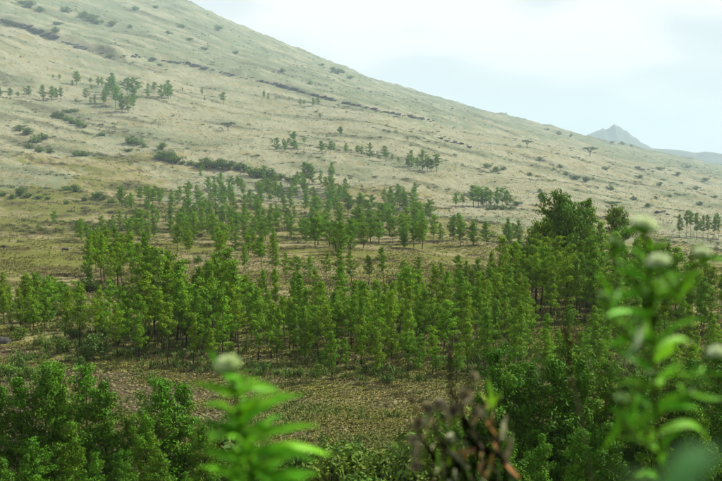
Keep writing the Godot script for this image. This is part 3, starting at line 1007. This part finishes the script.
# a button-like head of many thin white florets in a green cup
func flower(parent: Node, at: Vector3, wide: float, up: Vector3, white: Color, green: Color, sd: int, squash := 0.6) -> void:
	var r := RandomNumberGenerator.new()
	r.seed = sd
	var head := Node3D.new()
	head.name = "flower_head"
	parent.add_child(head, true)
	head.position = at
	head.basis = Basis(Quaternion(Vector3.UP, up.normalized()))
	var v := PackedVector3Array()
	var c := PackedColorArray()
	var rad := wide * 0.5
	for k in 420:
		var t := sqrt(float(k) / 420.0)
		var an := k * 2.39996
		var dir := Vector3(cos(an) * sin(t * 1.65), cos(t * 1.65), sin(an) * sin(t * 1.65))
		var p := dir * rad * r.randf_range(0.86, 1.05) * Vector3(1, squash, 1)
		var side := dir.cross(rand_unit(r)).normalized() * rad * 0.075
		var root := p * 0.55
		v.append_array([root, p - side, p + side])
		var f := r.randf_range(0.8, 1.1)
		for q in 3: c.append(Color(white.r * f, white.g * f, white.b * f))
	part("florets", arr_mesh(v, c), M.floret, head)
	v = PackedVector3Array()
	c = PackedColorArray()
	for k in 60:
		var an := k * 2.39996
		var out := Vector3(cos(an), 0, sin(an))
		var a := Vector3(0, -rad * 0.75, 0) + out * rad * 0.18
		var b := out * rad * r.randf_range(0.85, 1.05) + Vector3(0, rad * r.randf_range(-0.05, 0.15), 0)
		var m := a.lerp(b, 0.55) + out * rad * 0.22
		var side := Vector3(-sin(an), 0, cos(an)) * rad * 0.16
		v.append_array([a, m - side, m + side, m - side, b, m + side])
		var f := r.randf_range(0.8, 1.15)
		for q in 6: c.append(Color(green.r * f, green.g * f, green.b * f))
	part("calyx", arr_mesh(v, c), M.weed_leaf, head)

# leaves drawn from [root x, root y, tip x, tip y, width, depth of the tip]
func leaves(o: Node3D, list: Array, d: float, col: Color, mat: Material, sd: int, fat := 0.7) -> void:
	var k := 0
	for q in list:
		k += 1
		var a := at_depth(q[0], q[1], d) - o.position
		var b := at_depth(q[2], q[3], d + q[5] * 2.0) - o.position
		var f := 1.0 + 0.3 * sin(k * 2.7 + sd)
		part("leaf", blade(a, b, Vector3(0.5 * sin(k * 1.3 + sd), 0.6, 0.65 + 0.35 * cos(k * 2.1)), q[4] * fat * d / F, 0.09 + 0.08 * sin(k * 1.9), Color(col.r * f * (1.0 + 0.2 * sin(k * 4.1)), col.g * f, col.b * f), sd + k), mat, o)

# pairs of leaves standing out all round a stem between two of its points
func leaf_pairs(o: Node3D, x0: float, y0: float, x1: float, y1: float, d: float, count: int, long: float, col: Color, sd: int, lift := 0.35) -> void:
	var r := RandomNumberGenerator.new()
	r.seed = sd
	for k in count:
		var t := (k + r.randf_range(-0.1, 0.9)) / count
		var a := at_depth(lerpf(x0, x1, t), lerpf(y0, y1, t), d) - o.position
		var an := k * 1.35 + r.randf_range(-0.4, 0.4)
		for s in 2:
			var dir := Vector3(cos(an + PI * s), lift + r.randf_range(-0.35, 0.35), sin(an + PI * s)).normalized()
			var l := long * r.randf_range(0.65, 1.15) * lerpf(1.0, 0.6, t) * d / F
			var f := r.randf_range(0.65, 1.25)
			part("leaf", blade(a, a + dir * l, Vector3(0, 0.8, 0.6), l * r.randf_range(0.12, 0.22), r.randf_range(0.02, 0.16), Color(col.r * f * r.randf_range(0.85, 1.2), col.g * f, col.b * f), sd + k * 2 + s), M.weed_leaf, o)

func root_of(p: Vector3) -> Vector3:
	return Vector3(p.x, height(p.x, p.z), p.z)

func build_weeds() -> void:
	var lime := Color(0.085, 0.26, 0.013)
	var deep := Color(0.055, 0.185, 0.012)
	# left weed
	var d := 0.92
	var foot := root_of(at_depth(262, 700, d))
	var o := thing("flowering_weed", "blurred bright green weed with one pale flower head and long spreading leaves", "weed", foot)
	part("stem", stalk([Vector3(0, -0.02, 0), at_depth(268, 560, d) - foot, at_depth(252, 481, d) - foot, at_depth(240, 415, d) - foot, at_depth(231, 374, d) - foot], 0.003, 0.0016), M.stem, o)
	flower(o, at_depth(228, 364, d) - foot, 27 * d / F, Vector3(-0.15, 1, 0.35), Color(0.50, 0.62, 0.36), lime, 301)
	leaves(o, [[230, 376, 206, 351, 9, 0.01], [233, 384, 262, 378, 10, 0.0], [234, 388, 280, 389, 11, 0.02], [238, 398, 222, 372, 9, -0.02], [236, 405, 296, 398, 11, -0.02], [240, 418, 305, 393, 15, 0.01], [240, 425, 283, 400, 14, 0.02], [236, 430, 210, 403, 18, -0.02], [238, 432, 216, 424, 15, 0.0], [243, 436, 322, 429, 17, 0.0], [246, 440, 206, 446, 15, 0.02], [246, 446, 318, 463, 16, -0.02], [248, 452, 226, 478, 15, -0.01], [250, 462, 330, 452, 14, 0.03], [250, 470, 296, 487, 16, 0.0], [252, 478, 214, 470, 14, 0.0], [244, 428, 272, 448, 12, -0.03], [254, 486, 310, 480, 15, 0.0], [240, 412, 258, 398, 9, -0.01], [247, 455, 275, 440, 12, -0.02], [249, 474, 268, 458, 12, 0.01]], d, lime, M.weed_leaf, 310)
	leaf_pairs(o, 256, 500, 234, 382, d, 11, 66, lime, 1310)
	leaf_pairs(o, 252, 478, 236, 400, d, 5, 58, deep, 1370, 0.6)
	leaf_pairs(o, 236, 395, 230, 370, d, 5, 30, lime, 1350, 0.8)
	# right weed
	d = 0.84
	foot = root_of(at_depth(668, 740, d))
	o = thing("flowering_weed", "blurred tall green weed with branching stem and several white flower heads", "weed", foot)
	part("stem", stalk([Vector3(0, -0.02, 0), at_depth(668, 600, d) - foot, at_depth(661, 481, d) - foot, at_depth(655, 400, d) - foot, at_depth(652, 320, d) - foot, at_depth(646, 232, d) - foot], 0.0032, 0.0014), M.stem, o)
	for b in [[653, 330, 640, 290, 613, 262, 616, 246], [653, 315, 656, 290, 659, 275, 659, 265], [653, 325, 680, 285, 695, 268, 702, 258], [654, 345, 625, 335, 608, 315, 605, 301], [656, 420, 690, 395, 708, 372, 716, 358], [659, 455, 638, 440, 624, 420, 622, 404]]:
		part("stem_branch", stalk([at_depth(b[0], b[1], d) - foot, at_depth(b[2], b[3], d) - foot, at_depth(b[4], b[5], d) - foot, at_depth(b[6], b[7], d) - foot], 0.0017, 0.0011, 6), M.stem, o)
	var k := 0
	for h in [[645, 224, 28], [658, 261, 25], [702, 252, 19], [605, 296, 14], [717, 352, 20], [622, 398, 14], [616, 242, 16]]:
		k += 1
		flower(o, at_depth(h[0], h[1], d) - foot, h[2] * d / F, Vector3(sin(k * 2.0) * 0.25, 1, 0.3), Color(0.62, 0.72, 0.52) if h[2] > 18 else Color(0.36, 0.55, 0.22), lime, 330 + k, 0.5)
	leaves(o, [[646, 238, 612, 232, 9, 0.0], [648, 250, 672, 240, 9, 0.0], [648, 262, 628, 246, 9, 0.01], [650, 285, 612, 270, 13, 0.0], [652, 300, 690, 292, 12, 0.02], [652, 310, 606, 318, 12, -0.02], [700, 262, 735, 262, 14, 0.0], [696, 270, 676, 300, 10, 0.0], [653, 332, 602, 345, 14, 0.01], [654, 345, 706, 318, 13, 0.0], [654, 352, 700, 352, 12, 0.02], [655, 370, 612, 350, 15, 0.0], [655, 380, 706, 376, 14, -0.02], [656, 390, 612, 392, 13, 0.02], [657, 402, 700, 410, 13, 0.0], [657, 415, 620, 430, 14, 0.0], [658, 430, 708, 440, 14, 0.02], [640, 290, 618, 300, 9, 0.0], [660, 275, 690, 310, 9, -0.01], [612, 300, 596, 268, 8, 0.0], [606, 310, 622, 290, 8, 0.01], [655, 365, 675, 335, 10, -0.02], [622, 410, 604, 452, 11, 0.0], [654, 340, 638, 312, 10, 0.0], [716, 362, 735, 340, 10, 0.0], [690, 395, 725, 400, 12, 0.0], [624, 420, 640, 395, 9, 0.0], [652, 318, 636, 345, 9, -0.02], [628, 246, 606, 258, 8, 0.0]], d, lime, M.weed_leaf, 350, 0.62)
	leaf_pairs(o, 662, 490, 648, 240, d, 16, 42, lime, 1400)
	for b in [[648, 305, 616, 252], [654, 300, 659, 270], [672, 295, 701, 262], [640, 340, 606, 306], [676, 405, 714, 364], [645, 446, 623, 408]]:
		leaf_pairs(o, b[0], b[1], b[2], b[3], d, 7, 30, lime, 1500 + b[0])
	leaves(o, [[640, 320, 607, 372, 11, -0.03], [648, 380, 630, 420, 10, 0.02]], d, Color(0.03, 0.07, 0.015), M.weed_leaf, 390)
	# broad leaves almost touching the lens
	d = 0.26
	foot = root_of(at_depth(676, 900, d))
	o = thing("broad_leaf_plant", "very blurred broad bluish-green leaves beneath the branching white-flowered weed", "plant", foot)
	part("stem", stalk([Vector3(0, -0.02, 0), at_depth(690, 800, d) - foot, at_depth(680, 560, d) - foot, at_depth(676, 500, d) - foot], 0.005, 0.003), M.stem, o)
	leaves(o, [[676, 520, 718, 456, 46, 0.02], [674, 522, 622, 470, 38, 0.015], [676, 524, 672, 462, 38, 0.03]], d, Color(0.03, 0.08, 0.022), M.weed_leaf, 400, 1.0)
	# withered weed
	d = 1.25
	foot = root_of(at_depth(470, 700, d))
	o = thing("withered_weed", "blurred withered weed with grey seed heads and curled brown and orange leaves", "weed", foot)
	part("stem", stalk([Vector3(0, -0.02, 0), at_depth(478, 580, d) - foot, at_depth(500, 495, d) - foot, at_depth(490, 455, d) - foot, at_depth(470, 428, d) - foot, at_depth(452, 396, d) - foot, at_depth(450, 345, d) - foot], 0.004, 0.002), M.dry_stem, o)
	for b in [[500, 490, 470, 462, 445, 470, 424, 478], [508, 492, 500, 450, 488, 425, 476, 405], [490, 455, 470, 440, 462, 415, 468, 380], [468, 480, 440, 440, 434, 420, 428, 408], [460, 490, 428, 450, 420, 430, 418, 418], [520, 500, 505, 462, 478, 445, 458, 436], [470, 430, 462, 410, 470, 392, 474, 372]]:
		part("stem_branch", stalk([at_depth(b[0], b[1], d) - foot, at_depth(b[2], b[3], d) - foot, at_depth(b[4], b[5], d) - foot, at_depth(b[6], b[7], d) - foot], 0.0026, 0.0015, 6), M.dry_stem, o)
	k = 0
	for h in [[428, 408, 14], [418, 424, 13], [440, 404, 13], [466, 396, 17], [455, 410, 15], [474, 376, 9], [414, 440, 12], [416, 466, 13], [478, 412, 10], [340, 479, 9]]:
		k += 1
		if h[0] == 340: continue
		flower(o, at_depth(h[0], h[1], d) - foot, h[2] * d / F, Vector3(sin(k * 2.3), 0.6, 0.5), Color(0.28, 0.26, 0.18) if k % 3 else Color(0.40, 0.38, 0.29), Color(0.15, 0.14, 0.10), 420 + k, 0.9)
	leaves(o, [[486, 430, 494, 410, 8, 0.0], [490, 440, 502, 462, 10, 0.01], [478, 448, 452, 455, 9, 0.0], [484, 460, 486, 482, 9, -0.02], [500, 460, 520, 480, 8, 0.0]], d, Color(0.13, 0.08, 0.035), M.dry, 440, 0.65)
	leaves(o, [[492, 452, 496, 474, 7, 0.0], [474, 448, 462, 462, 6, 0.0], [486, 418, 497, 440, 6, 0.0]], d, Color(0.21, 0.125, 0.035), M.dry, 450, 0.75)
	leaves(o, [[468, 470, 440, 448, 9, 0.0], [430, 420, 424, 450, 9, 0.02], [505, 470, 512, 430, 9, 0.0], [420, 440, 412, 470, 9, 0.0], [470, 425, 480, 404, 8, 0.0], [500, 440, 508, 416, 8, 0.01], [446, 405, 452, 428, 8, 0.0]], d, Color(0.16, 0.14, 0.085), M.dry, 460)
	leaves(o, [[488, 410, 490, 376, 6, 0.0], [488, 405, 478, 390, 5, 0.0], [490, 408, 502, 392, 5, 0.0], [446, 474, 436, 446, 6, 0.0], [450, 470, 456, 440, 5, 0.0]], d, Color(0.15, 0.28, 0.02), M.weed_leaf, 470)
	var rr := RandomNumberGenerator.new()
	rr.seed = 99
	for j in 34:
		var px := rr.randf_range(412, 512)
		var py := 395.0 + rr.randf() * 85.0 + absf(px - 465.0) * 0.25
		var q := [px, py, px + rr.randf_range(-9, 9), py + rr.randf_range(4, 20), rr.randf_range(3, 6), rr.randf_range(-0.02, 0.02)]
		leaves(o, [q], d + rr.randf_range(-0.06, 0.06), [Color(0.15, 0.13, 0.075), Color(0.25, 0.23, 0.15), Color(0.14, 0.085, 0.035), Color(0.07, 0.06, 0.035)][j % 4], M.dry, 500 + j)
	for j in 12:
		var px := rr.randf_range(405, 520)
		var py := rr.randf_range(385, 440)
		part("twig", stalk([at_depth(lerpf(px, 472, 0.7), 488, d) - foot, at_depth(lerpf(px, 472, 0.35), lerpf(py, 480, 0.45), d) - foot, at_depth(px, py, d + rr.randf_range(-0.04, 0.04)) - foot, at_depth(px + rr.randf_range(-10, 10), py + rr.randf_range(2, 14), d) - foot], 0.0014, 0.0007, 5), M.dry_stem, o)
	# reddish dry stalk
	d = 1.1
	foot = root_of(at_depth(580, 700, d))
	o = thing("dry_stalk", "blurred reddish-brown dry stalk with shrivelled leaves before the dark thicket", "weed", foot)
	part("stem", stalk([Vector3(0, -0.02, 0), at_depth(596, 560, d) - foot, at_depth(592, 470, d) - foot, at_depth(576, 400, d) - foot, at_depth(566, 322, d) - foot], 0.002, 0.0009), M.dry_stem, o)
	leaves(o, [[570, 345, 560, 326, 7, 0.0], [570, 350, 578, 334, 6, 0.0], [572, 368, 560, 356, 7, 0.0], [573, 375, 565, 390, 6, 0.0]], d, Color(0.045, 0.028, 0.016), M.dry, 480, 0.7)
	# pale twiggy dead shrubs at the bottom of the field
	for q in [[398, 486, 34, "pale leafless twiggy shrub at the bottom of the cleared field"], [386, 492, 30, "smaller pale leafless twiggy shrub among green shrubs at the field's bottom"]]:
		var where := on_ground(q[0], q[1])
		var tall := px_tall(where, q[2])
		var t := thing("bare_shrub", q[3], "shrub", where, "leafless shrubs below the field")
		var r := RandomNumberGenerator.new()
		r.seed = int(q[0])
		for j in 11:
			var an := r.randf() * TAU
			var end := Vector3(cos(an) * tall * r.randf_range(0.1, 0.55), tall * r.randf_range(0.6, 1.05), sin(an) * tall * 0.4)
			part("branch", stalk([Vector3(0, -0.1, 0), end * Vector3(0.4, 0.5, 0.4), end], 0.045, 0.015, 5), M.twig, t)
